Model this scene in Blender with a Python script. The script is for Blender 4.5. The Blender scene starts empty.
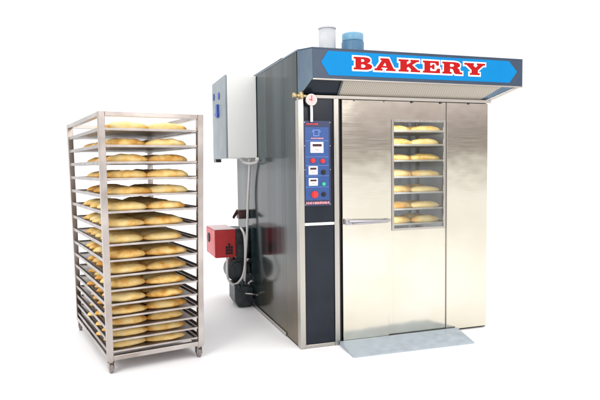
import bpy, bmesh, math, random
from mathutils import Vector, Matrix, noise
random.seed(7)
S = bpy.context.scene
COL = S.collection
R = math.radians

# ------------------------------------------------------------------ camera
cam = bpy.data.objects.new('camera', bpy.data.cameras.new('camera'))
COL.objects.link(cam)
FPX, PITCH, CAMZ, ROLL = 573.83, 0.0580, 1.4249, -0.0118
cam.data.sensor_fit = 'HORIZONTAL'
cam.data.sensor_width = 36.0
cam.data.lens = 36.0 * FPX / 600.0
cam.data.clip_start = 0.05
cam.data.clip_end = 2000
cam.matrix_world = (Matrix.Translation((0, 0, CAMZ)) @ Matrix.Rotation(math.pi / 2 - PITCH, 4, 'X')
                    @ Matrix.Rotation(ROLL, 4, 'Z'))
S.camera = cam

# ------------------------------------------------------------------ world (bright white studio, darker behind the camera)
W = bpy.data.worlds.new('World'); S.world = W; W.use_nodes = True
nt = W.node_tree; nt.nodes.clear()
def wn(t, **k):
    n = nt.nodes.new(t)
    for a, b in k.items(): setattr(n, a, b)
    return n
def wl(a, b): nt.links.new(a, b)
out = wn('ShaderNodeOutputWorld'); bg = wn('ShaderNodeBackground'); bg.inputs['Strength'].default_value = 1.0
tc = wn('ShaderNodeTexCoord'); sp = wn('ShaderNodeSeparateXYZ'); wl(tc.outputs['Generated'], sp.inputs[0])
# the room behind the camera: grey wall, brown band near the horizon, zenith brightened to light the floor
rampb = wn('ShaderNodeValToRGB'); cr = rampb.color_ramp
mz = wn('ShaderNodeMath', operation='MULTIPLY_ADD'); mz.inputs[1].default_value = 0.5; mz.inputs[2].default_value = 0.5
nz = wn('ShaderNodeTexNoise'); nz.inputs['Scale'].default_value = 2.2; nz.inputs['Detail'].default_value = 1
mw = wn('ShaderNodeMapping'); mw.inputs['Scale'].default_value = (1, 1, 4); wl(tc.outputs['Generated'], mw.inputs[0]); wl(mw.outputs[0], nz.inputs['Vector'])
na = wn('ShaderNodeMath', operation='MULTIPLY_ADD'); na.inputs[1].default_value = 0.16; na.inputs[2].default_value = -0.08
wl(nz.outputs['Fac'], na.inputs[0])
ad = wn('ShaderNodeMath', operation='ADD'); wl(sp.outputs['Z'], ad.inputs[0]); wl(na.outputs[0], ad.inputs[1])
wl(ad.outputs[0], mz.inputs[0]); wl(mz.outputs[0], rampb.inputs['Fac'])
cr.elements[0].position = 0.495; cr.elements[0].color = (.50, .42, .30, 1)
cr.elements[1].position = 0.90; cr.elements[1].color = (1.7, 1.7, 1.7, 1)
for p, c in ((.518, (.15, .115, .085, 1)), (.538, (.36, .31, .30, 1)), (.566, (1.10, .97, 1.0, 1)), (.68, (.90, .84, .89, 1))):
    e = cr.elements.new(p); e.color = c
rampf = wn('ShaderNodeValToRGB'); cf = rampf.color_ramp
mf = wn('ShaderNodeMath', operation='MULTIPLY_ADD'); mf.inputs[1].default_value = 0.5; mf.inputs[2].default_value = 0.5
wl(sp.outputs['Z'], mf.inputs[0]); wl(mf.outputs[0], rampf.inputs['Fac'])
cf.elements[0].position = 0.5; cf.elements[0].color = (1.15, 1.15, 1.15, 1)
cf.elements[1].position = 0.92; cf.elements[1].color = (2.15, 2.15, 2.15, 1)
e = cf.elements.new(0.72); e.color = (1.15, 1.15, 1.15, 1)
mr = wn('ShaderNodeMapRange'); mr.inputs['From Min'].default_value = -0.15; mr.inputs['From Max'].default_value = 0.35
wl(sp.outputs['Y'], mr.inputs['Value'])
mix = wn('ShaderNodeMix', data_type='RGBA'); wl(mr.outputs[0], mix.inputs[0])
wl(rampb.outputs[0], mix.inputs[6]); wl(rampf.outputs[0], mix.inputs[7])
wl(mix.outputs[2], bg.inputs['Color']); wl(bg.outputs[0], out.inputs['Surface'])

# ------------------------------------------------------------------ lamps
def area(name, loc, target, size, power, col=(1, 1, 1)):
    l = bpy.data.lights.new(name, 'AREA'); l.shape = 'RECTANGLE'; l.size, l.size_y = size; l.energy = power; l.color = col
    o = bpy.data.objects.new(name, l); COL.objects.link(o); o.location = loc
    o.rotation_euler = (Vector(target) - Vector(loc)).to_track_quat('-Z', 'Y').to_euler()
    return o
area('softbox_key', (-3.2, -1.2, 4.2), (-.3, 4.6, 1.0), (2.2, 2.2), 160, (1, .98, .95))
area('softbox_fill', (3.4, -.6, 3.4), (.3, 4.6, 1.1), (2.0, 2.0), 75, (1, .99, .97))

S.view_settings.view_transform = 'Standard'
S.view_settings.look = 'None'
S.view_settings.exposure = 0.0
S.view_settings.gamma = 1.0
S.cycles.max_bounces = 10
S.cycles.sample_clamp_indirect = 6

# ------------------------------------------------------------------ materials
def mat(name, base, metal=0.0, rough=0.5, **k):
    m = bpy.data.materials.new(name); m.use_nodes = True
    p = m.node_tree.nodes['Principled BSDF']
    p.inputs['Base Color'].default_value = (*base, 1); p.inputs['Metallic'].default_value = metal
    p.inputs['Roughness'].default_value = rough
    for a, b in k.items(): p.inputs[a.replace('_', ' ')].default_value = b
    return m
def add_noise(m, scale=(1, 1, 1), nscale=5, detail=4, col=None, rough=None, bump=None, dist=0.002, rng=(.3, .7)):
    """object space noise; col=(c1,c2) varies the colour, rough=(a,b) the roughness, bump the height"""
    t = m.node_tree; p = t.nodes['Principled BSDF']
    tcn = t.nodes.new('ShaderNodeTexCoord'); mp = t.nodes.new('ShaderNodeMapping'); mp.inputs['Scale'].default_value = scale
    n = t.nodes.new('ShaderNodeTexNoise'); n.inputs['Scale'].default_value = nscale; n.inputs['Detail'].default_value = detail
    t.links.new(tcn.outputs['Object'], mp.inputs[0]); t.links.new(mp.outputs[0], n.inputs['Vector'])
    if col:
        r = t.nodes.new('ShaderNodeValToRGB'); r.color_ramp.elements[0].position, r.color_ramp.elements[1].position = rng
        r.color_ramp.elements[0].color = (*col[0], 1); r.color_ramp.elements[1].color = (*col[1], 1)
        t.links.new(n.outputs['Fac'], r.inputs[0]); t.links.new(r.outputs[0], p.inputs['Base Color'])
    if rough:
        r = t.nodes.new('ShaderNodeMapRange'); r.inputs['From Min'].default_value, r.inputs['From Max'].default_value = rng
        r.inputs['To Min'].default_value, r.inputs['To Max'].default_value = rough
        t.links.new(n.outputs['Fac'], r.inputs[0]); t.links.new(r.outputs[0], p.inputs['Roughness'])
    if bump:
        b = t.nodes.new('ShaderNodeBump'); b.inputs['Strength'].default_value = bump; b.inputs['Distance'].default_value = dist
        t.links.new(n.outputs['Fac'], b.inputs['Height'])
        if p.inputs['Normal'].is_linked: t.links.new(p.inputs['Normal'].links[0].from_socket, b.inputs['Normal'])
        t.links.new(b.outputs[0], p.inputs['Normal'])
    return m
M = {}
M['floor'] = add_noise(mat('white_floor', (.95, .95, .95), 0, .6, Specular_IOR_Level=.2), nscale=.6, rough=(.55, .65))
M['door'] = mat('brushed_door_steel', (.62, .6, .53), 1, .26)
add_noise(M['door'], (1, 1, 1), 1.6, 3, col=((.635, .60, .495), (.71, .685, .60)), bump=.18, dist=.03)
add_noise(M['door'], (.6, 1, 60), 6, 3, rough=(.11, .19), bump=.04, dist=.001)
M['frame_steel'] = mat('polished_frame_steel', (.47, .45, .41), 1, .28)
add_noise(M['frame_steel'], (30, 30, .6), 5, 3, rough=(.2, .4), bump=.1, dist=.001)
M['rim'] = add_noise(mat('hood_rim_steel', (.46, .43, .39), .6, .4), (1, 20, 20), 4, 3, rough=(.3, .5))
M['side'] = mat('blue_grey_side_steel', (.03, .045, .05), .0, .22, IOR=1.34, Specular_IOR_Level=.32)
add_noise(M['side'], (1, 1.7, .05), 1.5, 3, col=((.001, .010, .014), (.040, .072, .080)), bump=.05, dist=.02, rng=(.46, .62))  # light and dark vertical bands in the colour stand in for reflections
add_noise(M['side'], (40, 40, .8), 5, 2, rough=(.09, .16))
def brown_patch(m, z0, z1, y1, c):          # brown colour patch with noisy edges, low on the sheet near the front
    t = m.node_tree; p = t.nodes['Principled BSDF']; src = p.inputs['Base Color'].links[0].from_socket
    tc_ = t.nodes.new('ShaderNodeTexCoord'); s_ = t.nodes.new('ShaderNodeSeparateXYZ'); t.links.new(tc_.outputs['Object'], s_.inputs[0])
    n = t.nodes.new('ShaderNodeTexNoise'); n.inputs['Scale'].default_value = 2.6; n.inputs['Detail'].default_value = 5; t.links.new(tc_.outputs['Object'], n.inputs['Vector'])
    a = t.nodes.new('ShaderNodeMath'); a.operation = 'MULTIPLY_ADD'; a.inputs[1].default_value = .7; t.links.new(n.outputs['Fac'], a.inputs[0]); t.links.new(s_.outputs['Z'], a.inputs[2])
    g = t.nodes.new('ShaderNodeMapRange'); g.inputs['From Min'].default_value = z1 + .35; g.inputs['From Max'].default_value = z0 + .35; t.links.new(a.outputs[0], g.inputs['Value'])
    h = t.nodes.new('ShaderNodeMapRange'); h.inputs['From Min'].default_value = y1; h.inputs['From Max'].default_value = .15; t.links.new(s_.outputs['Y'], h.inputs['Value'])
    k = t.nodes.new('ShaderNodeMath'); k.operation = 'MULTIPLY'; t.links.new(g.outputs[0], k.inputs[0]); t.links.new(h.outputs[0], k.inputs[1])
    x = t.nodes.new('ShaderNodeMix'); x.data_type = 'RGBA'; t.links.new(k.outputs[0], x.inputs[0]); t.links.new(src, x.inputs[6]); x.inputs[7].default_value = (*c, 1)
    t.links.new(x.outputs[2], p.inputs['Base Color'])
brown_patch(M['side'], .10, .80, 1.5, (.12, .085, .045))
M['slate'] = add_noise(mat('slate_blue_paint', (.075, .09, .15), 0, .45, Specular_IOR_Level=.3), nscale=9, col=((.040, .062, .100), (.050, .074, .116)), rough=(.3, .42))
M['hoodside'] = add_noise(mat('blue_steel_sheet', (.10, .16, .22), .5, .3), (1, 1, .4), 6, 3, col=((.08, .13, .19), (.17, .24, .30)), rough=(.22, .38))
M['dark'] = add_noise(mat('dark_smoked_panel', (.018, .024, .032), 0, .22, Specular_IOR_Level=.22), nscale=4, rough=(.14, .26), col=((.010, .014, .021), (.017, .022, .032)))
M['black'] = mat('black_gap', (.012, .012, .013), 0, .6)
M['signblue'] = add_noise(mat('sign_blue', (.0, .26, .76), 0, .5, Specular_IOR_Level=.15), nscale=6, col=((0, .20, .49), (.0, .215, .53)))
M['ctlblue'] = add_noise(mat('control_panel_blue', (.02, .10, .45), 0, .35), nscale=12, col=((.018, .065, .225), (.024, .08, .27)))
M['ctlframe'] = mat('navy_panel_frame', (.02, .03, .09), 0, .35)
M['line'] = mat('panel_pale_line', (.15, .25, .60), 0, .5)
M['red'] = mat('red_letter', (.42, .006, .006), 0, .5, Specular_IOR_Level=.12)
M['white'] = mat('white_print', (.88, .88, .88), 0, .45)
M['knobred'] = mat('red_plastic', (.75, .03, .03), 0, .3)
M['knobgreen'] = mat('green_plastic', (.05, .50, .30), 0, .3)
M['knobblack'] = mat('black_plastic', (.02, .02, .02), 0, .3)
M['display'] = mat('display_dark', (.05, .01, .015), 0, .25)
M['pink'] = mat('pink_print', (.75, .30, .32), 0, .5)
M['burner'] = add_noise(mat('burner_red', (.62, .02, .025), 0, .35), nscale=8, col=((.55, .015, .02), (.70, .03, .035)), rough=(.3, .45))
M['burnertop'] = mat('burner_pale_lid', (.70, .52, .52), 0, .4)
M['cast'] = add_noise(mat('dark_cast_metal', (.04, .05, .055), .4, .42), nscale=10, col=((.025, .035, .04), (.08, .095, .10)), rough=(.35, .5))
M['cabwhite'] = add_noise(mat('white_cabinet_paint', (.70, .72, .70), 0, .4), nscale=3, col=((.80, .82, .80), (.84, .86, .84)))
M['cabgrey'] = add_noise(mat('grey_cabinet_door', (.25, .30, .34), 0, .4), nscale=4, col=((.20, .25, .28), (.28, .33, .36)))
M['bluedial'] = mat('blue_dial', (.03, .08, .42), 0, .4)
M['hose'] = add_noise(mat('white_plastic_hose', (.78, .78, .76), 0, .45), nscale=30, bump=.2, dist=.002)
M['brass'] = mat('brass', (.50, .38, .20), 1, .38)
M['flue'] = add_noise(mat('white_flue_steel', (.80, .81, .82), 0, .4), nscale=4, col=((.50, .52, .55), (.62, .64, .67)))
M['lightblue'] = add_noise(mat('light_blue_paint', (.22, .45, .62), 0, .35), nscale=7, col=((.18, .40, .57), (.27, .50, .66)))
M['midblue'] = mat('mid_blue_paint', (.08, .20, .33), 0, .4)
M['ramp'] = add_noise(mat('galvanised_ramp', (.42, .52, .57), .35, .5), nscale=14, col=((.37, .445, .51), (.47, .54, .60)), rough=(.35, .6))
add_noise(M['ramp'], (3, 60, 1), 3, 4, bump=.25, dist=.002)
M['rack'] = mat('rack_stainless', (.56, .49, .45), 1, .34)
add_noise(M['rack'], (1, 1, 1), 3.2, 3, col=((.30, .255, .23), (.56, .52, .49)), rough=(.20, .40), bump=.15, dist=.012)
M['runner'] = add_noise(mat('runner_steel', (.40, .37, .36), 1, .4), nscale=8, rough=(.3, .5))
M['tray'] = mat('baking_tray_metal', (.40, .35, .33), .9, .42)
add_noise(M['tray'], (1, 1, 1), 9, 5, col=((.34, .30, .28), (.58, .54, .51)), rough=(.3, .55))
M['handle'] = add_noise(mat('handle_steel', (.42, .41, .43), .8, .35), nscale=20, rough=(.28, .42))
M['rubber'] = mat('grey_castor_rubber', (.20, .17, .17), 0, .5)
M['liner'] = add_noise(mat('chamber_liner', (.70, .72, .74), 0, .6), nscale=3, col=((.74, .76, .78), (.82, .84, .86)))
# crust
def crust():
    m = mat('golden_crust', (.8, .5, .15), 0, .5, Specular_IOR_Level=.35, Subsurface_Weight=.0)
    t = m.node_tree; p = t.nodes['Principled BSDF']
    tcn = t.nodes.new('ShaderNodeTexCoord'); oi = t.nodes.new('ShaderNodeObjectInfo')
    v = t.nodes.new('ShaderNodeVectorMath'); v.operation = 'MULTIPLY_ADD'
    v.inputs[1].default_value = (1, 1, 1)
    cmb = t.nodes.new('ShaderNodeCombineXYZ'); mu = t.nodes.new('ShaderNodeMath'); mu.operation = 'MULTIPLY'; mu.inputs[1].default_value = 37
    t.links.new(oi.outputs['Random'], mu.inputs[0]); t.links.new(mu.outputs[0], cmb.inputs[0]); t.links.new(mu.outputs[0], cmb.inputs[2])
    t.links.new(tcn.outputs['Object'], v.inputs[0]); t.links.new(cmb.outputs[0], v.inputs[2])
    n = t.nodes.new('ShaderNodeTexNoise'); n.inputs['Scale'].default_value = 11; n.inputs['Detail'].default_value = 5
    t.links.new(v.outputs[0], n.inputs['Vector'])
    r = t.nodes.new('ShaderNodeValToRGB'); e = r.color_ramp.elements
    e[0].position = .30; e[0].color = (.72, .36, .07, 1); e[1].position = .66; e[1].color = (.99, .80, .38, 1)
    k = e.new(.46); k.color = (.95, .65, .22, 1)
    # browner ends (baking), a real property of the loaf
    sx = t.nodes.new('ShaderNodeSeparateXYZ'); t.links.new(tcn.outputs['Object'], sx.inputs[0])
    ab = t.nodes.new('ShaderNodeMath'); ab.operation = 'ABSOLUTE'; t.links.new(sx.outputs['X'], ab.inputs[0])
    mr_ = t.nodes.new('ShaderNodeMapRange'); mr_.inputs['From Min'].default_value = .09; mr_.inputs['From Max'].default_value = .17
    mr_.inputs['To Min'].default_value = 0; mr_.inputs['To Max'].default_value = .20
    t.links.new(ab.outputs[0], mr_.inputs[0])
    sb = t.nodes.new('ShaderNodeMath'); sb.operation = 'SUBTRACT'; t.links.new(n.outputs['Fac'], sb.inputs[0]); t.links.new(mr_.outputs[0], sb.inputs[1])
    rd = t.nodes.new('ShaderNodeMath'); rd.operation = 'MULTIPLY_ADD'; rd.inputs[1].default_value = .20; rd.inputs[2].default_value = -.09; t.links.new(oi.outputs['Random'], rd.inputs[0])
    s2 = t.nodes.new('ShaderNodeMath'); s2.operation = 'ADD'; t.links.new(sb.outputs[0], s2.inputs[0]); t.links.new(rd.outputs[0], s2.inputs[1])
    t.links.new(s2.outputs[0], r.inputs[0]); t.links.new(r.outputs[0], p.inputs['Base Color'])
    n2 = t.nodes.new('ShaderNodeTexNoise'); n2.inputs['Scale'].default_value = 60; n2.inputs['Detail'].default_value = 4
    t.links.new(v.outputs[0], n2.inputs['Vector'])
    b = t.nodes.new('ShaderNodeBump'); b.inputs['Strength'].default_value = .4; b.inputs['Distance'].default_value = .003
    t.links.new(n2.outputs['Fac'], b.inputs['Height']); t.links.new(b.outputs[0], p.inputs['Normal'])
    return m
M['crust'] = crust()
# perforated sheet
def perforated():
    m = mat('perforated_tan_sheet', (.62, .55, .45), .3, .5)
    t = m.node_tree; p = t.nodes['Principled BSDF']
    tcn = t.nodes.new('ShaderNodeTexCoord'); mp = t.nodes.new('ShaderNodeMapping'); mp.inputs['Scale'].default_value = (85, 0, 85)
    mp.inputs['Rotation'].default_value = (0, R(45), 0)
    t.links.new(tcn.outputs['Object'], mp.inputs[0])
    fr = t.nodes.new('ShaderNodeVectorMath'); fr.operation = 'FRACTION'; t.links.new(mp.outputs[0], fr.inputs[0])
    d = t.nodes.new('ShaderNodeVectorMath'); d.operation = 'DISTANCE'; d.inputs[1].default_value = (.5, 0, .5); t.links.new(fr.outputs[0], d.inputs[0])
    r = t.nodes.new('ShaderNodeValToRGB'); r.color_ramp.elements[0].position = .26; r.color_ramp.elements[0].color = (.17, .145, .115, 1)
    r.color_ramp.elements[1].position = .34; r.color_ramp.elements[1].color = (.46, .42, .36, 1)
    t.links.new(d.outputs['Value'], r.inputs[0]); t.links.new(r.outputs[0], p.inputs['Base Color'])
    return m
M['perf'] = perforated()
def glass():
    m = bpy.data.materials.new('window_glass'); m.use_nodes = True; t = m.node_tree; t.nodes.clear()
    o = t.nodes.new('ShaderNodeOutputMaterial'); tr = t.nodes.new('ShaderNodeBsdfTransparent'); tr.inputs[0].default_value = (.93, .95, .95, 1)
    g = t.nodes.new('ShaderNodeBsdfGlossy'); g.inputs['Roughness'].default_value = .04
    f = t.nodes.new('ShaderNodeFresnel'); f.inputs[0].default_value = 1.5
    mu = t.nodes.new('ShaderNodeMath'); mu.operation = 'MULTIPLY_ADD'; mu.inputs[1].default_value = .8; mu.inputs[2].default_value = .01
    mx = t.nodes.new('ShaderNodeMixShader'); t.links.new(f.outputs[0], mu.inputs[0]); t.links.new(mu.outputs[0], mx.inputs[0])
    t.links.new(tr.outputs[0], mx.inputs[1]); t.links.new(g.outputs[0], mx.inputs[2]); t.links.new(mx.outputs[0], o.inputs[0])
    return m
M['glass'] = glass()

# ------------------------------------------------------------------ helpers
def box(bm, x0, x1, y0, y1, z0, z1):
    v = [bm.verts.new(p) for p in ((x0, y0, z0), (x1, y0, z0), (x1, y1, z0), (x0, y1, z0), (x0, y0, z1), (x1, y0, z1), (x1, y1, z1), (x0, y1, z1))]
    for f in ((3, 2, 1, 0), (4, 5, 6, 7), (0, 1, 5, 4), (1, 2, 6, 5), (2, 3, 7, 6), (3, 0, 4, 7)):
        bm.faces.new([v[i] for i in f])
def hexa(bm, p):
    """eight points: bottom four, top four"""
    v = [bm.verts.new(q) for q in p]
    for f in ((3, 2, 1, 0), (4, 5, 6, 7), (0, 1, 5, 4), (1, 2, 6, 5), (2, 3, 7, 6), (3, 0, 4, 7)):
        bm.faces.new([v[i] for i in f])
def prism(bm, pts, y0, y1):
    """polygon in x-z, extruded along y"""
    a = [bm.verts.new((x, y0, z)) for x, z in pts]; b = [bm.verts.new((x, y1, z)) for x, z in pts]
    n = len(pts)
    bm.faces.new(a); bm.faces.new(list(reversed(b)))
    for i in range(n): bm.faces.new((a[(i + 1) % n], a[i], b[i], b[(i + 1) % n]))
def cyl(bm, c, axis, r, h, seg=24, r2=None, cap=True):
    r2 = r if r2 is None else r2
    A = Vector(axis).normalized(); q = A.to_track_quat('Z', 'Y').to_matrix()
    rings = []
    for rr, t in ((r, 0), (r2, h)):
        rings.append([bm.verts.new(Vector(c) + q @ Vector((rr * math.cos(k * 2 * math.pi / seg), rr * math.sin(k * 2 * math.pi / seg), t))) for k in range(seg)])
    for k in range(seg):
        f = bm.faces.new((rings[0][k], rings[0][(k + 1) % seg], rings[1][(k + 1) % seg], rings[1][k])); f.smooth = True
    if cap: bm.faces.new(list(reversed(rings[0]))); bm.faces.new(rings[1])
def tube(bm, pts, r, seg=10, sub=6):
    P = [Vector(p) for p in pts]; Q = []
    for i in range(len(P) - 1):                        # Catmull-Rom
        a = P[max(i - 1, 0)]; b = P[i]; c = P[i + 1]; d = P[min(i + 2, len(P) - 1)]
        for k in range(sub):
            t = k / sub
            Q.append(.5 * ((2 * b) + (-a + c) * t + (2 * a - 5 * b + 4 * c - d) * t * t + (-a + 3 * b - 3 * c + d) * t ** 3))
    Q.append(P[-1]); rings = []; up = Vector((.31, .77, .55))
    for i, p in enumerate(Q):
        T = (Q[min(i + 1, len(Q) - 1)] - Q[max(i - 1, 0)]).normalized()
        u = T.cross(up).normalized(); up = u.cross(T).normalized()
        rings.append([bm.verts.new(p + r * (math.cos(k * 2 * math.pi / seg) * u + math.sin(k * 2 * math.pi / seg) * up)) for k in range(seg)])
    for i in range(len(rings) - 1):
        for k in range(seg):
            f = bm.faces.new((rings[i][k], rings[i + 1][k], rings[i + 1][(k + 1) % seg], rings[i][(k + 1) % seg])); f.smooth = True
    bm.faces.new(rings[0]); bm.faces.new(list(reversed(rings[-1])))
def obj(name, bm, m, parent=None, loc=None, bevel=0, label=None, seg=2):
    bmesh.ops.recalc_face_normals(bm, faces=bm.faces)
    me = bpy.data.meshes.new(name); bm.to_mesh(me); bm.free(); me.materials.append(m)
    o = bpy.data.objects.new(name, me); COL.objects.link(o)
    if parent: o.parent = parent
    if loc: o.location = loc
    if bevel:
        md = o.modifiers.new('bevel', 'BEVEL'); md.width = bevel; md.segments = seg; md.limit_method = 'ANGLE'; md.angle_limit = R(40)
        md.harden_normals = False
    if label: o['label'] = label
    return o
def bx(name, m, parent, x0, x1, y0, y1, z0, z1, bevel=0, label=None):
    bm = bmesh.new(); box(bm, x0, x1, y0, y1, z0, z1); return obj(name, bm, m, parent, bevel=bevel, label=label)
def cy(name, m, parent, c, axis, r, h, r2=None, bevel=0, label=None, seg=24):
    bm = bmesh.new(); cyl(bm, c, axis, r, h, seg, r2); return obj(name, bm, m, parent, bevel=bevel, label=label)
def empty(name, loc, rz, label, cat, group=None):
    o = bpy.data.objects.new(name, None); COL.objects.link(o); o.location = loc; o.rotation_euler = (0, 0, rz); o.empty_display_size = .2
    o['label'] = label; o['category'] = cat
    if group: o['group'] = group
    return o

# ------------------------------------------------------------------ setting
bm = bmesh.new()
v = [bm.verts.new(p) for p in ((-400, -400, 0), (400, -400, 0), (400, 400, 0), (-400, 400, 0))]; bm.faces.new(v)
fl = obj('floor', bm, M['floor']); fl['kind'] = 'structure'

# ------------------------------------------------------------------ the oven (local: x along the front, y to the back, z up)
OX, OY, OYAW = -0.0068, 4.4102, 0.3263
OW, OD, OH, H1, H2, CA, CB, CC = 1.729, 2.173, 2.300, 1.953, 2.084, .0765, 1.970, .128
oven = empty('rotary_oven', (OX, OY, 0), OYAW, 'large stainless steel walk-in rack oven with a BAKERY sign, blue control panel and windowed door', 'oven')
# shell
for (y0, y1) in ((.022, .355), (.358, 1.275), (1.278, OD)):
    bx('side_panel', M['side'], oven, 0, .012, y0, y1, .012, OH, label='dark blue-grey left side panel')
bx('side_panel', M['door'], oven, OW - .012, OW, .03, OD, .012, OH)
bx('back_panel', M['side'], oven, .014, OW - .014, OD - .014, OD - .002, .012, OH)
bx('roof', M['hoodside'], oven, -.003, OW + .003, .0, OD + .003, OH + .002, OH + .014)
bm = bmesh.new(); box(bm, .0, OW, .03, OD - .03, .001, .010); obj('floor_plate', bm, M['black'], oven)
bm = bmesh.new(); box(bm, -.012, -.002, .36, OD, .012, .035); obj('base_trim', bm, M['frame_steel'], oven, bevel=.002)
bm = bmesh.new(); tube(bm, [(.03, .5, OH + .03), (.03, 1.1, OH + .03), (.03, 1.7, OH + .03)], .012); tube(bm, [(.03, 1.7, OH + .03), (.03, 1.72, OH + .005)], .012)
obj('roof_conduit', bm, M['cast'], oven)
# front frame
bm = bmesh.new(); box(bm, -.004, .040, -.012, .020, .004, H1 - .002); box(bm, -.004, -.0005, .0205, .055, .004, H1 - .02)
obj('corner_post', bm, M['frame_steel'], oven, bevel=.003)
bx('corner_post', M['frame_steel'], oven, .288, .330, -.012, .026, .004, H1 - .002, bevel=.003)
bx('dark_panel', M['dark'], oven, .041, .287, .004, .014, .99, H1, label='dark smoked panel above the cross bar')
bx('dark_panel', M['dark'], oven, .041, .287, .004, .014, .030, .965, label='dark smoked panel below the cross bar')
bx('cross_bar', M['white'], oven, .041, .287, -.010, .012, .967, .988, bevel=.003)
bx('bottom_rail', M['frame_steel'], oven, .041, .287, -.008, .02, .004, .029, bevel=.002)
bx('door_gap', M['black'], oven, .331, .352, .012, .02, .012, H1)
bx('door_gap', M['black'], oven, .352, OW - .02, .018, .028, 1.946, 1.972)
bx('door_seam', M['black'], oven, .745, .785, .0145, .018, .030, 1.944)
bx('threshold', M['black'], oven, .352, OW - .02, .012, .05, .011, .020)
# door: left leaf slightly proud, right leaf with window opening
DZ0, DZ1 = .024, 1.944
WX0, WX1, WZ0, WZ1 = .806, 1.286, .905, 1.785
bm = bmesh.new(); box(bm, .356, .7615, -.014, .012, DZ0 - .004, DZ1)
door = obj('door', bm, M['door'], oven, bevel=.003, label='brushed steel sliding door with a window and a lever handle')
bm = bmesh.new()
box(bm, .767, WX0, .0, .014, DZ0 + .006, DZ1); box(bm, WX1, 1.304, .0, .014, DZ0 + .006, DZ1)
box(bm, WX0 + .0003, WX1 - .0003, .0, .014, DZ0 + .006, WZ0); box(bm, WX0 + .0003, WX1 - .0003, .0, .014, WZ1, DZ1)
obj('door_leaf', bm, M['door'], door)
bm = bmesh.new(); fw = .007
box(bm, WX0 - .012, WX0 + fw, -.009, -.001, WZ0 - .012, WZ1 + .012); box(bm, WX1 - fw, WX1 + .012, -.009, -.001, WZ0 - .012, WZ1 + .012)
box(bm, WX0 + fw, WX1 - fw, -.009, -.001, WZ0 - .012, WZ0 + fw); box(bm, WX0 + fw, WX1 - fw, -.009, -.001, WZ1 - fw, WZ1 + .012)
obj('window_frame', bm, M['frame_steel'], door, bevel=.002)
bm = bmesh.new(); box(bm, WX0 + .001, WX1 - .001, .004, .009, WZ0 + .001, WZ1 - .001); obj('window_pane', bm, M['glass'], door)
bm = bmesh.new()
cyl(bm, (.398, -.013, .985), (0, -1, 0), .024, .03, 20); box(bm, .366, .42, -.052, -.043, .962, 1.006)
cyl(bm, (.392, -.048, .990), (1, 0, -.02), .014, .35, 14, .011); box(bm, .735, .765, -.056, -.016, .974, .996)
cyl(bm, (.425, -.048, .968), (1, 0, .02), .007, .31, 10)
obj('handle', bm, M['handle'], door, bevel=.002)
bx('fixed_panel', M['door'], oven, 1.312, OW - .013, -.004, .016, .018, DZ1, bevel=.002)
bx('fixed_panel_edge', M['frame_steel'], oven, 1.3055, 1.3105, -.010, .016, .018, DZ1)
# chamber behind the window
bm = bmesh.new()
box(bm, .60, .612, .032, 1.45, .05, 1.935); box(bm, OW - .06, OW - .05, .032, 1.45, .05, 1.935); box(bm, .612, OW - .06, 1.44, 1.45, .05, 1.935)
box(bm, .612, OW - .06, .032, 1.44, .05, .06); box(bm, .612, OW - .06, .032, 1.44, 1.925, 1.935)
obj('chamber_liner', bm, M['liner'], oven)
# hood
z0, z1 = H2, OH + .002
bm = bmesh.new(); box(bm, CA, CB, -CC, -CC + .02, z0, z1)
hood = obj('hood', bm, M['slate'], oven, bevel=.002, label='slate blue hood carrying the sign')
bm = bmesh.new()
hexa(bm, [(-.002, -.001, H1 + .002), (CA - .001, -CC, H2), (CA - .001, -CC + .012, H2), (.010, .001, H1 + .002),
          (-.002, -.001, z1), (CA - .001, -CC, z1), (CA - .001, -CC + .012, z1), (.010, .001, z1)])
obj('end_panel', bm, M['hoodside'], hood)
bm = bmesh.new()
hexa(bm, [(CB - .012, -CC + .021, H2), (CB, -CC + .021, H2), (OW + .012, .0, H1 + .016), (OW, .0, H1 + .016),
          (CB - .012, -CC + .021, z1), (CB, -CC + .021, z1), (OW + .012, .0, z1), (OW, .0, z1)])
obj('end_panel', bm, M['hoodside'], hood)
bm = bmesh.new(); hexa(bm, [(.0, -.001, z1 + .0005), (CA, -CC, z1 + .0005), (CB, -CC, z1 + .0005), (OW + .01, -.001, z1 + .0005),
                            (.0, -.001, z1 + .010), (CA, -CC, z1 + .010), (CB, -CC, z1 + .010), (OW + .01, -.001, z1 + .010)])
obj('top_cover', bm, M['slate'], hood)
zb = H1 + .020
def slope(x0, x1, x2, x3, t0, t1):   # sheet from the fascia bottom (x0,x1) down to the body (x2,x3)
    bm = bmesh.new(); f = -CC + .022
    hexa(bm, [(x0, f, H2 + t0), (x1, f, H2 + t0), (x3, -.001, zb + t0), (x2, -.001, zb + t0),
              (x0, f, H2 + t1), (x1, f, H2 + t1), (x3, -.001, zb + t1), (x2, -.001, zb + t1)])
    return bm
obj('perforated_grille', slope(.335, 1.80, .335, 1.64, .004, .008), M['perf'], hood)
obj('underside_sheet', slope(CA + .01, .318, .02, .318, .010, .014), M['dark'], hood)  # dark sheet stands in for the shaded inside of the hood
obj('underside_sheet', slope(1.802, CB - .014, 1.642, OW, .006, .010), M['hoodside'], hood)
obj('grille_bracket', slope(.319, .334, .319, .334, -.006, .008), M['cast'], hood)
obj('hood_rim', slope(CB - .034, CB - .002, OW - .030, OW + .010, -.006, .003), M['rim'], hood)
bm = bmesh.new(); box(bm, CA, CB, -CC - .002, -CC + .024, H2 - .010, H2 - .0008); obj('hood_rim', bm, M['rim'], hood)
bm = bmesh.new(); box(bm, .0, OW + .008, -.020, -.0005, H1 - .004, H1 + .020); obj('hood_rim', bm, M['rim'], hood, bevel=.002)
bm = bmesh.new()
bm.free()
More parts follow.
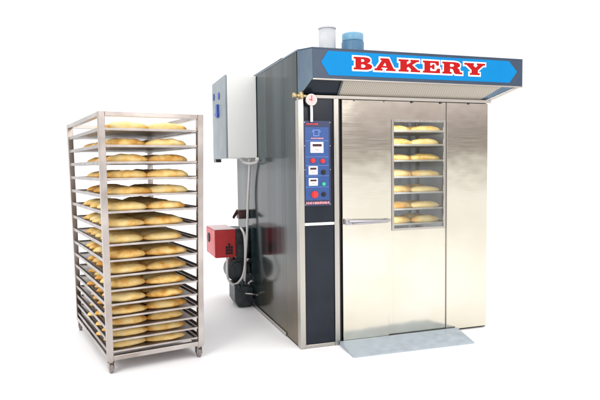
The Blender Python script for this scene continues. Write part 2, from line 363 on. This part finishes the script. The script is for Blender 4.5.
for x in (.46, .72, .98, 1.25, 1.52): cy('bolt', M['cast'], hood, (x, -.003, H1 - .012), (0, -1, 0), .008, .012, seg=10)
# sign
sign = None
bm = bmesh.new(); prism(bm, [(.142, 2.204), (.198, 2.289), (1.826, 2.289), (1.912, 2.204), (1.835, 2.109), (.204, 2.109)], -CC - .003, -CC - .0005)
sign = obj('sign_board', bm, M['signblue'], oven, label='bright blue arrow-ended sign reading BAKERY')
G = {
 'B': ([(0,0),(0,.14),(.1,.14),(.1,.86),(0,.86),(0,1),(.62,1),(.80,.96),(.89,.86),(.9,.72),(.83,.6),(.7,.53),(.87,.47),(.98,.36),(1,.24),(.93,.09),(.72,0)],
       [[(.4,.62),(.5,.62),(.57,.67),(.58,.78),(.5,.85),(.4,.85)], [(.4,.15),(.53,.15),(.63,.21),(.63,.36),(.53,.43),(.4,.43)]]),
 'A': ([(0,0),(0,.15),(.08,.15),(.36,.86),(.28,.86),(.28,1),(.68,1),(.92,.15),(1,.15),(1,0),(.55,0),(.55,.15),(.63,.15),(.60,.25),(.34,.25),(.3,.15),(.38,.15),(.38,0)],
       [[(.39,.38),(.57,.38),(.50,.68)]]),
 'K': ([(0,0),(0,.15),(.08,.15),(.08,.85),(0,.85),(0,1),(.46,1),(.46,.85),(.38,.85),(.38,.58),(.62,.85),(.55,.85),(.55,1),(.95,1),(.95,.85),(.86,.85),(.62,.58),(.9,.15),(1,.15),(1,0),(.56,0),(.56,.15),(.61,.15),(.46,.42),(.38,.34),(.38,.15),(.46,.15),(.46,0)], []),
 'E': ([(0,0),(0,.15),(.09,.15),(.09,.85),(0,.85),(0,1),(.93,1),(.93,.64),(.80,.64),(.72,.84),(.42,.84),(.42,.6),(.52,.6),(.56,.72),(.67,.72),(.67,.32),(.56,.32),(.52,.44),(.42,.44),(.42,.16),(.75,.16),(.85,.38),(1,.38),(1,0)], []),
 'R': ([(0,0),(0,.15),(.08,.15),(.08,.85),(0,.85),(0,1),(.62,1),(.81,.95),(.89,.82),(.87,.64),(.74,.53),(.84,.42),(.89,.15),(1,.15),(1,0),(.66,0),(.58,.12),(.54,.36),(.47,.44),(.38,.44),(.38,.15),(.46,.15),(.46,0)],
       [[(.38,.6),(.5,.6),(.58,.66),(.58,.79),(.5,.85),(.38,.85)]]),
 'Y': ([(.26,0),(.26,.15),(.35,.15),(.35,.42),(.10,.85),(0,.85),(0,1),(.46,1),(.46,.85),(.4,.85),(.54,.62),(.67,.85),(.6,.85),(.6,1),(1,1),(1,.85),(.91,.85),(.65,.42),(.65,.15),(.74,.15),(.74,0)], []),
}
def glyph(ch, x0, x1, zz0, zz1, bevel, ymid, thick, name, m):
    cu = bpy.data.curves.new(name, 'CURVE'); cu.dimensions = '2D'; cu.fill_mode = 'BOTH'
    outer, holes = G[ch]
    for loop in [outer] + holes:
        s = cu.splines.new('POLY'); s.points.add(len(loop) - 1); s.use_cyclic_u = True
        for i, (a, b) in enumerate(loop): s.points[i].co = (x0 + a * (x1 - x0), zz0 + b * (zz1 - zz0), 0, 1)
    cu.bevel_depth = bevel; cu.bevel_resolution = 2; cu.extrude = .0008
    t = bpy.data.objects.new('tmp', cu); COL.objects.link(t)
    dg = bpy.context.evaluated_depsgraph_get(); dg.update()
    me = bpy.data.meshes.new_from_object(t.evaluated_get(dg))
    bpy.data.objects.remove(t)
    zs = max(abs(v.co.z) for v in me.vertices) or 1
    for v in me.vertices:
        x, y, z = v.co; v.co = (x, ymid - z / zs * thick, y)
    me.name = name; me.materials.clear(); me.materials.append(m)
    o = bpy.data.objects.new(name, me); COL.objects.link(o); o.parent = sign
    return o
LX = [(.405, .560), (.580, .760), (.788, .978), (1.004, 1.160), (1.182, 1.368), (1.388, 1.588)]
for ch, (a, b) in zip('BAKERY', LX):
    glyph(ch, a, b, 2.160, 2.254, .013, -CC - .004, .0020, 'letter_outline', M['white'])
    g = glyph(ch, a, b, 2.160, 2.254, .0008, -CC - .0072, .0010, 'letter', M['red']); g['label'] = 'red slab-serif letter ' + ch
# exhausts on the roof
fl_ = cy('flue_pipe', M['flue'], oven, (.56, .8, OH + .014), (0, 0, 1), .078, .375, label='white round flue pipe on the roof')
bm = bmesh.new(); cyl(bm, (.56, .8, OH + .380), (0, 0, 1), .082, .012, 24); obj('pipe_rim', bm, M['flue'], fl_)
mc = cy('fan_motor', M['midblue'], oven, (.815, .8, OH + .014), (0, 0, 1), .105, .265, bevel=.006, label='dark blue base of the roof fan motor', seg=32)
cy('motor_cap', M['lightblue'], mc, (.815, .8, OH + .281), (0, 0, 1), .100, .075, bevel=.012, label='light blue cap of the roof fan motor', seg=32)
# control panel
cp = bx('control_panel', M['ctlframe'], oven, .044, .262, -.004, .003, 1.118, 1.778, bevel=.002, label='blue control panel with displays, knobs and buttons')
bxs = lambda name, m, x0, x1, z0, z1, y=-.006, l=None: bx(name, m, cp, x0, x1, y, -.0045, z0, z1, label=l)
bxs('face_sheet', M['ctlblue'], .052, .246, 1.165, 1.728)
def on(px, py): return (.031 + (px - 302.3) * .00824, 1.736 - (py - 126) * .00777 - (px - 315) * .0004)
bm = bmesh.new()
for py in (140.5, 156.5, 165, 175.3, 186.5):
    z = on(315, py)[1]; bx('divider_line', M['line'], cp, .053, .245, -.0068, -.0062, z - .0014, z + .0014)
bm.free()
x, z = on(316, 132.8)                                   # small house-like emblem
bm = bmesh.new()
for a, b, c, d in ((-.030, .030, .020, .026), (-.024, -.018, -.024, .020), (.018, .024, -.024, .020), (-.018, .018, -.024, -.018), (-.036, -.028, .006, .016), (.028, .036, .006, .016)):
    box(bm, x + a, x + b, -.0074, -.0063, z + c, z + d)
obj('emblem', bm, M['line'], cp)
def dashes(name, x0, x1, z, h, m, n, w=.6):
    bm = bmesh.new(); st = (x1 - x0) / n
    rr = random.Random(3)
    for i in range(n):
        ww = st * rr.uniform(.55, .9); box(bm, x0 + i * st, x0 + i * st + ww, -.0075, -.0063, z - h / 2, z + h / 2 * rr.uniform(.6, 1))
    return obj(name, bm, m, cp)
dashes('red_lettering', .10, .205, on(316, 138)[1], .010, M['pink'], 9)
dashes('header_lettering', .065, .16, 1.752, .012, M['knobred'], 7)
dashes('footer_lettering', .056, .250, 1.143, .020, M['pink'], 14)
def disp(px0, px1, py0, py1, dark):
    x0, z1 = on(px0, py0); x1, z0 = on(px1, py1)
    d = bx('display', M['white'], cp, x0, x1, -.009, -.0062, z0, z1, bevel=.001)
    return x0, x1, z0, z1
for a in ((310, 323, 142, 152), (308, 317, 166, 174), (308, 317, 178, 185)):
    x0, x1, z0, z1 = disp(*a, None); h = z1 - z0; w = x1 - x0
    bx('display_screen', M['display'], cp, x0 + w * .16, x1 - w * .14, -.0105, -.0092, z1 - h * .42, z1 - h * .18)
    bx('display_marking', M['pink'], cp, x0 + w * .35, x1 - w * .35, -.0102, -.0092, z0 + h * .24, z0 + h * .34)
def knob(px, py, r, m, l, bar=True, name='knob'):
    x, z = on(px, py)
    bm = bmesh.new(); cyl(bm, (x, -.0062, z), (0, -1, 0), r, .012, 20); cyl(bm, (x, -.018, z), (0, -1, 0), r * .72, .012, 20)
    if bar: box(bm, x - r * .16, x + r * .16, -.036, -.030, z - r * .8, z + r * .8)
    return obj(name, bm, m, cp, bevel=.001, label=l)
knob(312, 160.3, .019, M['knobred'], 'left red push button', False, 'button'); knob(321.8, 160.3, .018, M['knobred'], 'right red push button', False, 'button')
knob(322.7, 171.5, .019, M['knobblack'], 'upper black rotary switch'); knob(322.7, 183.2, .015, M['knobgreen'], 'green push button', False, 'button')
knob(313.6, 194, .028, M['knobred'], 'large red stop button', False, 'button'); knob(322.7, 193.6, .018, M['knobblack'], 'lower black rotary switch')
bm = bmesh.new()
for z in (1.765, 1.585, 1.40, 1.130):
    for x in (.048, .258): cy('screw', M['frame_steel'], cp, (x, -.0045, z), (0, -1, 0), .004, .003, seg=8)
bm.free()
# gauge
gx, gz = .092, 1.932
ga = cy('pressure_gauge', M['frame_steel'], oven, (gx, -.022, gz), (0, -1, 0), .046, .030, bevel=.003, seg=28, label='round pressure gauge with a pale dial')
cy('dial', mat('dial_pink', (.62, .48, .47), 0, .4), ga, (gx, -.0525, gz), (0, -1, 0), .039, .002)
bm = bmesh.new(); box(bm, gx - .003, gx + .003, -.0575, -.0548, gz - .012, gz + .030); box(bm, gx - .022, gx + .004, -.0575, -.0548, gz - .003, gz + .003); obj('needle', bm, M['knobred'], ga)
bm = bmesh.new(); tube(bm, [(gx + .006, -.028, gz - .04), (gx + .008, -.028, gz - .09), (gx + .008, -.026, gz - .165)], .010); obj('gauge_pipe', bm, M['white'], ga)
bm = bmesh.new(); tube(bm, [(-.03, -.03, 1.965), (.03, -.034, 1.962), (.075, -.034, 1.958)], .012); cyl(bm, (.018, -.034, 1.94), (0, 0, 1), .018, .05, 12); cyl(bm, (-.05, -.03, 1.965), (1, 0, 0), .019, .03, 12)
obj('brass_valve', bm, M['brass'], ga)
# electrical cabinet
cab = bx('electrical_cabinet', M['cabwhite'], oven, -.290, -.004, 1.250, 1.930, 1.516, 2.302, bevel=.004, label='white electrical cabinet bolted to the left side')
bx('cabinet_door', M['cabgrey'], cab, -.308, -.292, 1.247, 1.932, 1.514, 2.304, bevel=.003, label='grey cabinet door with blue dials')
bm = bmesh.new()
bm.free()
for y, z in ((1.84, 2.16), (1.56, 2.14)): cy('blue_dial', M['bluedial'], cab, (-.3085, y, z), (-1, 0, 0), .036, .008, seg=16)
bm = bmesh.new(); box(bm, -.320, -.3085, 1.56, 1.76, 1.955, 1.985); box(bm, -.330, -.3085, 1.58, 1.66, 1.93, 2.06); obj('main_switch', bm, M['bluedial'], cab, bevel=.003)
bx('corner_block', M['knobblack'], cab, -.306, -.25, 1.80, 1.925, 1.480, 1.5135, bevel=.002)
bm = bmesh.new()
tube(bm, [(-.13, 1.35, 1.512), (-.12, 1.33, 1.478), (-.06, 1.30, 1.462), (.0, 1.28, 1.475), (.004, 1.20, 1.50)], .013)
cyl(bm, (-.13, 1.35, 1.49), (0, 0, 1), .022, .025, 14); cyl(bm, (-.05, 1.35, 1.49), (0, 0, 1), .022, .025, 14)
tube(bm, [(-.003, 1.20, 1.50), (-.03, 1.20, 1.50)], .020)
obj('cable_gland', bm, M['hose'], cab)
# hoses
Y = 1.5
bm = bmesh.new()
tube(bm, [(-.05, 1.36, 1.50), (-.040, 1.45, 1.30), (-.043, Y, 1.09), (-.056, Y, .80), (-.070, Y, .60), (-.097, Y, .36), (-.150, Y, .262), (-.213, Y, .240), (-.262, Y, .30), (-.272, Y, .38), (-.252, 1.58, .50)], .0125, sub=8)
obj('flexible_hose', bm, M['hose'], oven, label='white hose looping down beside the burner')
bm = bmesh.new()
tube(bm, [(-.095, 1.62, .80), (-.082, 1.53, .74), (-.078, 1.51, .60), (-.085, 1.50, .40), (-.098, 1.50, .22)], .0125, sub=8)
obj('flexible_hose', bm, M['hose'], oven, label='short white hose hanging straight')
# burner
bu = bx('burner', M['burner'], oven, -.372, -.150, 1.60, 2.12, .500, .786, bevel=.012, label='red box burner with black grille marks')
bx('burner_lid', M['burnertop'], bu, -.368, -.154, 1.605, 2.115, .787, .794, bevel=.002)
bm = bmesh.new()
for i in range(3):
    for j in range(4):
        if (i, j) in ((0, 3), (2, 3)): continue
        xx = -.262 + i * .026; zz = .535 + j * .030; box(bm, xx, xx + .022, 1.594, 1.5985, zz, zz + .024)
obj('front_grille', bm, M['black'], bu)
cy('side_port', M['black'], bu, (-.3725, 1.94, .68), (-1, 0, 0), .050, .008, seg=18)
bm = bmesh.new(); box(bm, -.149, -.060, 1.63, 1.95, .43, .79); cyl(bm, (-.060, 1.79, .62), (1, 0, 0), .17, .058, 28); obj('burner_flange', bm, M['cast'], bu, bevel=.006)
bm = bmesh.new(); cyl(bm, (-.125, 1.62, .360), (0, 1, 0), .125, .20, 32); cyl(bm, (-.125, 1.60, .360), (0, 1, 0), .085, .018, 28); box(bm, -.115, -.03, 1.60, 1.80, .22, .45); cyl(bm, (-.06, 1.52, .29), (0, 1, 0), .045, .10, 20); obj('blower', bm, M['cast'], bu, bevel=.012, label='dark round blower housing under the burner')
# gas train and motor
bm = bmesh.new()
a = [(-.205, .075), (-.17, .012), (-.05, .012), (-.012, .06), (-.012, .20), (-.205, .245)]
prism(bm, a, 1.46, 1.74); cyl(bm, (-.16, 1.45, .215), (0, 1, 0), .02, .30, 12); cyl(bm, (-.12, 1.50, .20), (0, 0, 1), .03, .07, 14)
obj('gas_valve_block', bm, M['cast'], oven, bevel=.010, label='dark valve block below the blower')
bm = bmesh.new(); tube(bm, [(-.10, 1.445, .150), (-.03, 1.42, .142), (.0, 1.32, .150)], .009); obj('gas_pipe', bm, M['frame_steel'], oven)
bm = bmesh.new(); hexa(bm, [(-.165, 1.70, .895), (-.145, 1.70, .885), (-.075, 1.80, .95), (-.095, 1.80, .96), (-.165, 1.70, .915), (-.145, 1.70, .905), (-.075, 1.80, .975), (-.095, 1.80, .985)])
box(bm, -.095, -.001, 1.70, 1.82, .885, .975)
obj('damper_lever', bm, add_noise(mat('rusty_dark_metal', (.10, .06, .055), .4, .5), nscale=12, col=((.06, .04, .04), (.20, .09, .08))), oven, bevel=.003)
# ramp
bm = bmesh.new()
hexa(bm, [(.320, -.020, .002), (.300, -.336, .0015), (1.345, -.356, .0015), (1.410, -.020, .002),
          (.320, -.020, .034), (.300, -.336, .008), (1.345, -.356, .008), (1.410, -.020, .034)])
obj('ramp', bm, M['ramp'], oven, bevel=.0015, label='pale blue-grey metal ramp at the foot of the door')
lamp = bpy.data.lights.new('chamber_light', 'AREA'); lamp.shape = 'RECTANGLE'; lamp.size = .7; lamp.size_y = .1; lamp.energy = 3; lamp.color = (1, .97, .92)
lo = bpy.data.objects.new('chamber_light', lamp); COL.objects.link(lo); lo.parent = oven; lo.location = (1.15, .14, 1.915); lo.rotation_euler = (R(35), 0, 0)
chamber_fill = bpy.data.lights.new('chamber_light', 'AREA'); chamber_fill.shape = 'RECTANGLE'; chamber_fill.size = .10; chamber_fill.size_y = 1.5; chamber_fill.energy = 11; chamber_fill.color = (1, .98, .95)  # unseen strip added to brighten the lower trays behind the glass
lo2 = bpy.data.objects.new('chamber_light', chamber_fill); COL.objects.link(lo2); lo2.parent = oven; lo2.location = (.64, .12, 1.25); lo2.rotation_euler = Vector((1, .45, 0)).to_track_quat('-Z', 'Y').to_euler()

# ------------------------------------------------------------------ loaves
def loaf_mesh(seed, L=.320, Wd=.125, Hh=.072):
    bm = bmesh.new(); rr = random.Random(seed); nu, nv = 30, 18; off = Vector((seed * 7.1, seed * 3.3, 0)); rings = []
    bend = rr.uniform(-.010, .010)
    for i in range(nu + 1):
        t = -1 + 2 * i / nu; t = math.sin(t * math.pi / 2)
        prof = max(0, 1 - abs(t) ** 2.3) ** .62
        ring = []
        for j in range(nv):
            a = 2 * math.pi * j / nv; yy = math.cos(a); zz = math.sin(a)
            if zz < 0: zz *= .45
            p = Vector((t * L / 2, yy * Wd / 2 * prof + bend * (1 - t * t), Hh * .31 + zz * Hh * .69 * prof ** .9))
            n = noise.noise(p * 16 + off) * .0065 + noise.noise(p * 42 + off) * .002
            sl = 0
            if yy > -.8 and zz > .1:                                  # two or three shallow slashes across the top
                s = (t * 3.2 + yy * .45 + seed * .13) % 1.0
                sl = -.0055 * math.exp(-((s - .5) / .10) ** 2) * (1 - abs(t)) * zz
            k = 1 + (n + sl) / .05
            p.y *= k; p.z = max(.001, Hh * .31 + (p.z - Hh * .31) * k)
            ring.append(bm.verts.new(p))
        rings.append(ring)
    for i in range(nu):
        for j in range(nv):
            f = bm.faces.new((rings[i][j], rings[i + 1][j], rings[i + 1][(j + 1) % nv], rings[i][(j + 1) % nv])); f.smooth = True
    bmesh.ops.remove_doubles(bm, verts=bm.verts, dist=.0006)
    bmesh.ops.recalc_face_normals(bm, faces=bm.faces)
    me = bpy.data.meshes.new('bread_loaf'); bm.to_mesh(me); bm.free(); me.materials.append(M['crust'])
    return me
LM = [loaf_mesh(s) for s in range(1, 9)]
def tray_mesh(w, d, lip=.014):
    bm = bmesh.new(); t = .002
    box(bm, 0, w, 0, d, 0, t)
    fo = .008
    def wall(p, q, ox, oy):
        (x0, y0), (x1, y1) = p, q
        hexa(bm, [(x0, y0, t), (x1, y1, t), (x1 - ox * .15, y1 - oy * .15, t), (x0 - ox * .15, y0 - oy * .15, t),
                  (x0 + ox, y0 + oy, lip), (x1 + ox, y1 + oy, lip), (x1 + ox * .8, y1 + oy * .8, lip), (x0 + ox * .8, y0 + oy * .8, lip)])
    box(bm, -fo, w + fo, -fo, -fo + .003, t, lip); box(bm, -fo, w + fo, d + fo - .003, d + fo, t, lip)
    box(bm, -fo, -fo + .003, -fo + .003, d + fo - .003, t, lip); box(bm, w + fo - .003, w + fo, -fo + .003, d + fo - .003, t, lip)
    box(bm, -fo - .004, w + fo + .004, -fo - .005, -fo, lip - .004, lip + .002)      # rolled rim
    box(bm, -fo, w + fo, d + fo, d + fo + .005, lip - .004, lip + .002)
    box(bm, -fo - .005, -fo, -fo, d + fo, lip - .004, lip + .002); box(bm, w + fo, w + fo + .005, -fo, d + fo, lip - .004, lip + .002)
    box(bm, -fo + .003, w + fo - .003, -fo + .003, d + fo - .003, t, t + .0006)
    bmesh.ops.recalc_face_normals(bm, faces=bm.faces)
    me = bpy.data.meshes.new('baking_tray'); bm.to_mesh(me); bm.free(); me.materials.append(M['tray']); return me

# ------------------------------------------------------------------ the trolley rack
RX, RY, RYAW, RW, RD, RHB, RHT, TAP = -1.3388, 3.8479, .525, .7408, 1.3864, .0924, 1.8114, .06
rk = empty('rack_trolley', (RX, RY, 0), RYAW, 'tall open stainless steel trolley rack on castors, full of trays of bread', 'rack')
def kz(z): return 1 - TAP * (1 - z / RHT)
def tp(x, y, z):
    k = kz(z); return (RW / 2 + (x - RW / 2) * k, RD / 2 + (y - RD / 2) * k, z)
def tbox(bm, x0, x1, y0, y1, z0, z1):
    hexa(bm, [tp(*p) for p in ((x0, y0, z0), (x1, y0, z0), (x1, y1, z0), (x0, y1, z0), (x0, y0, z1), (x1, y0, z1), (x1, y1, z1), (x0, y1, z1))])
P = .044
for x in (0, RW - P):
    for y in (0, RD - P):
        bm = bmesh.new(); tbox(bm, x, x + P, y, y + P, RHB, RHT); obj('corner_post', bm, M['rack'], rk, bevel=.003)
for y in (0.001, RD - P + .001):
    bm = bmesh.new(); tbox(bm, P, RW - P, y, y + P - .002, RHT - .030, RHT - .001); obj('top_rail', bm, M['rack'], rk, bevel=.002)
    bm = bmesh.new(); tbox(bm, P, RW - P, y, y + P - .002, RHB + .001, RHB + .035); obj('bottom_rail', bm, M['rack'], rk, bevel=.002)
for x in (0.001, RW - P + .001):
    bm = bmesh.new(); tbox(bm, x, x + P - .002, P, RD - P, RHT - .030, RHT - .001); obj('top_rail', bm, M['rack'], rk, bevel=.002)
    bm = bmesh.new(); tbox(bm, x, x + P - .002, P, RD - P, RHB + .001, RHB + .035); obj('bottom_rail', bm, M['rack'], rk, bevel=.002)
TZ = [1.700, 1.587, 1.473, 1.360, 1.247, 1.134, 1.021, .908, .798, .692, .590, .492, .402, .318, .238, .162]
for z in TZ:
    for s in (0, 1):
        bm = bmesh.new()
        xa, xb = (.010, .014) if s == 0 else (RW - .014, RW - .010)
        tbox(bm, xa, xb, P, RD - P, z - .018, z + .006)                                   # upright flange of the angle
        xa, xb = (.0142, .075) if s == 0 else (RW - .075, RW - .0142)
        tbox(bm, xa, xb, P + .001, RD - P - .001, z - .018, z - .015)
        tbox(bm, .030 if s == 0 else RW - .072, .072 if s == 0 else RW - .030, P - .030, P, z - .0145, z - .0115)
        obj('tray_runner', bm, M['runner'], rk)
for x in (.03, RW - .03):
    for y in (.03, RD - .03):
        X, Y_, _ = tp(x, y, RHB)
        bm = bmesh.new(); cyl(bm, (X, Y_, RHB - .014), (0, 0, 1), .020, .0135, 14)
        box(bm, X - .020, X - .014, Y_ - .020, Y_ + .032, .030, RHB - .015); box(bm, X + .014, X + .020, Y_ - .020, Y_ + .032, .030, RHB - .015)
        box(bm, X - .022, X + .022, Y_ - .022, Y_ + .028, RHB - .0150, RHB - .0142)
        cs = obj('castor', bm, M['rack'], rk, bevel=.001)
        cy('wheel', M['rubber'], cs, (X - .012, Y_ + .008, .0355), (1, 0, 0), .035, .024, seg=24, bevel=.004)
Mrk = Matrix.Translation((RX, RY, 0)) @ Matrix.Rotation(RYAW, 4, 'Z')
Mov = Matrix.Translation((OX, OY, 0)) @ Matrix.Rotation(OYAW, 4, 'Z')
ORD = ['topmost', 'second', 'third', 'fourth', 'fifth', 'sixth', 'seventh', 'eighth', 'ninth', 'tenth', 'eleventh', 'twelfth', 'thirteenth', 'fourteenth', 'fifteenth', 'lowest']
def tray_words(i): return ('topmost tray' if i == 0 else 'lowest tray' if i == 15 else ORD[i] + ' tray from the top')
TW, TD = RW - .110, RD - .060
TM = tray_mesh(TW, TD)
ROWS = ['front row', 'second row', 'third row', 'fourth row', 'fifth row']
rl = random.Random(11)
for i, z in enumerate(TZ):
    k = kz(z)
    o = bpy.data.objects.new('baking_tray', TM); COL.objects.link(o)
    px, py, _ = tp(.048, .012, z); o.matrix_world = Mrk @ Matrix.Translation((px, py, z - .014)) @ Matrix.Diagonal((k, k, 1, 1))
    o['label'] = 'grey metal ' + tray_words(i) + ' in the open trolley rack'; o['category'] = 'tray'; o['group'] = 'trays in the open trolley rack'
    for r in range(5):
        for c in range(2):
            l = bpy.data.objects.new('bread_loaf', rl.choice(LM)); COL.objects.link(l)
            x = (.212 if c == 0 else .505) + rl.uniform(-.014, .014) - (.03 if i > 4 else 0) + (.015 if r % 2 else 0); y = .125 + r * .180 + rl.uniform(-.014, .014)
            px, py, _ = tp(x, y, z); s = rl.uniform(.93, 1.07)
            flip = math.pi if rl.random() < .5 else 0
            l.matrix_world = Mrk @ Matrix.Translation((px, py, z - .0112)) @ Matrix.Rotation(rl.uniform(-.09, .09) + flip, 4, 'Z') @ Matrix.Diagonal((s * k * .98, s * rl.uniform(.95, 1.08), rl.uniform(.84, 1.0) * (.92 if i > 10 else 1), 1))
            l['label'] = '%s golden loaf in the %s on the %s tray down in the trolley rack' % ('left' if c == 0 else 'right', ROWS[r], 'first' if i == 0 else ORD[i])
            l['category'] = 'bread loaf'; l['group'] = 'loaves in the open trolley rack'

# ------------------------------------------------------------------ the rack inside the oven, seen through the window
ir = empty('oven_rack', tuple(Mov @ Vector((.80, .34, 0.07))), OYAW, 'steel rack of bread trays standing inside the oven behind the window', 'rack')
IW, ID = .80, .62
for x in (0, IW - .03):
    for y in (0, ID - .03): bx('corner_post', M['rack'], ir, x, x + .03, y, y + .03, .02, 1.80, bevel=.002)
bx('corner_post', M['flue'], ir, IW - .125, IW - .095, ID - .031, ID - .001, .02, 1.80, bevel=.002)
for z in (.02, 1.78):
    bm = bmesh.new(); box(bm, .031, IW - .031, .002, .028, z, z + .02); box(bm, .031, IW - .126, ID - .028, ID - .002, z, z + .02)
    box(bm, .002, .028, .031, ID - .031, z, z + .02); box(bm, IW - .028, IW - .002, .031, ID - .031, z, z + .02); obj('frame_rail', bm, M['rack'], ir)
IM = tray_mesh(IW - .07, ID - .02)
IM.materials[0] = add_noise(mat('bright_tray_metal', (.6, .58, .56), .3, .4), nscale=7, col=((.50, .47, .44), (.66, .64, .62)))
IZ = [1.735, 1.612, 1.472, 1.328, 1.186, 1.042, .908]
for i, z in enumerate(IZ):
    for x in (.0055, IW - .0305 + .0):
        bm = bmesh.new(); box(bm, x, x + .025, .031, ID - .031, z - .088, z - .085); obj('tray_runner', bm, M['runner'], ir)
    o = bpy.data.objects.new('baking_tray', IM); COL.objects.link(o)
    o.matrix_world = Mov @ Matrix.Translation((.835, .350, z - .014))
    o['label'] = '%s of the seven trays visible through the oven window' % ('topmost' if i == 0 else 'lowest' if i == 6 else ORD[i] + ' from the top'); o['category'] = 'tray'; o['group'] = 'trays inside the oven'
    for r in range(2):
        for c in range(2):
            l = bpy.data.objects.new('bread_loaf', rl.choice(LM)); COL.objects.link(l)
            s = rl.uniform(.92, 1.06)
            l.matrix_world = Mov @ Matrix.Translation(((1.075 if c == 0 else 1.37) + rl.uniform(-.015, .015), .350 + .10 + r * .20, z - .0112)) @ Matrix.Rotation(rl.uniform(-.06, .06), 4, 'Z') @ Matrix.Diagonal((s, s, rl.uniform(.85, 1.05), 1))
            l['label'] = 'golden loaf behind the oven window, %s side, %s row, %s tray down' % ('left' if c == 0 else 'right', 'front' if r == 0 else 'rear', 'first' if i == 0 else ORD[i])
            l['category'] = 'bread loaf'; l['group'] = 'loaves inside the oven'
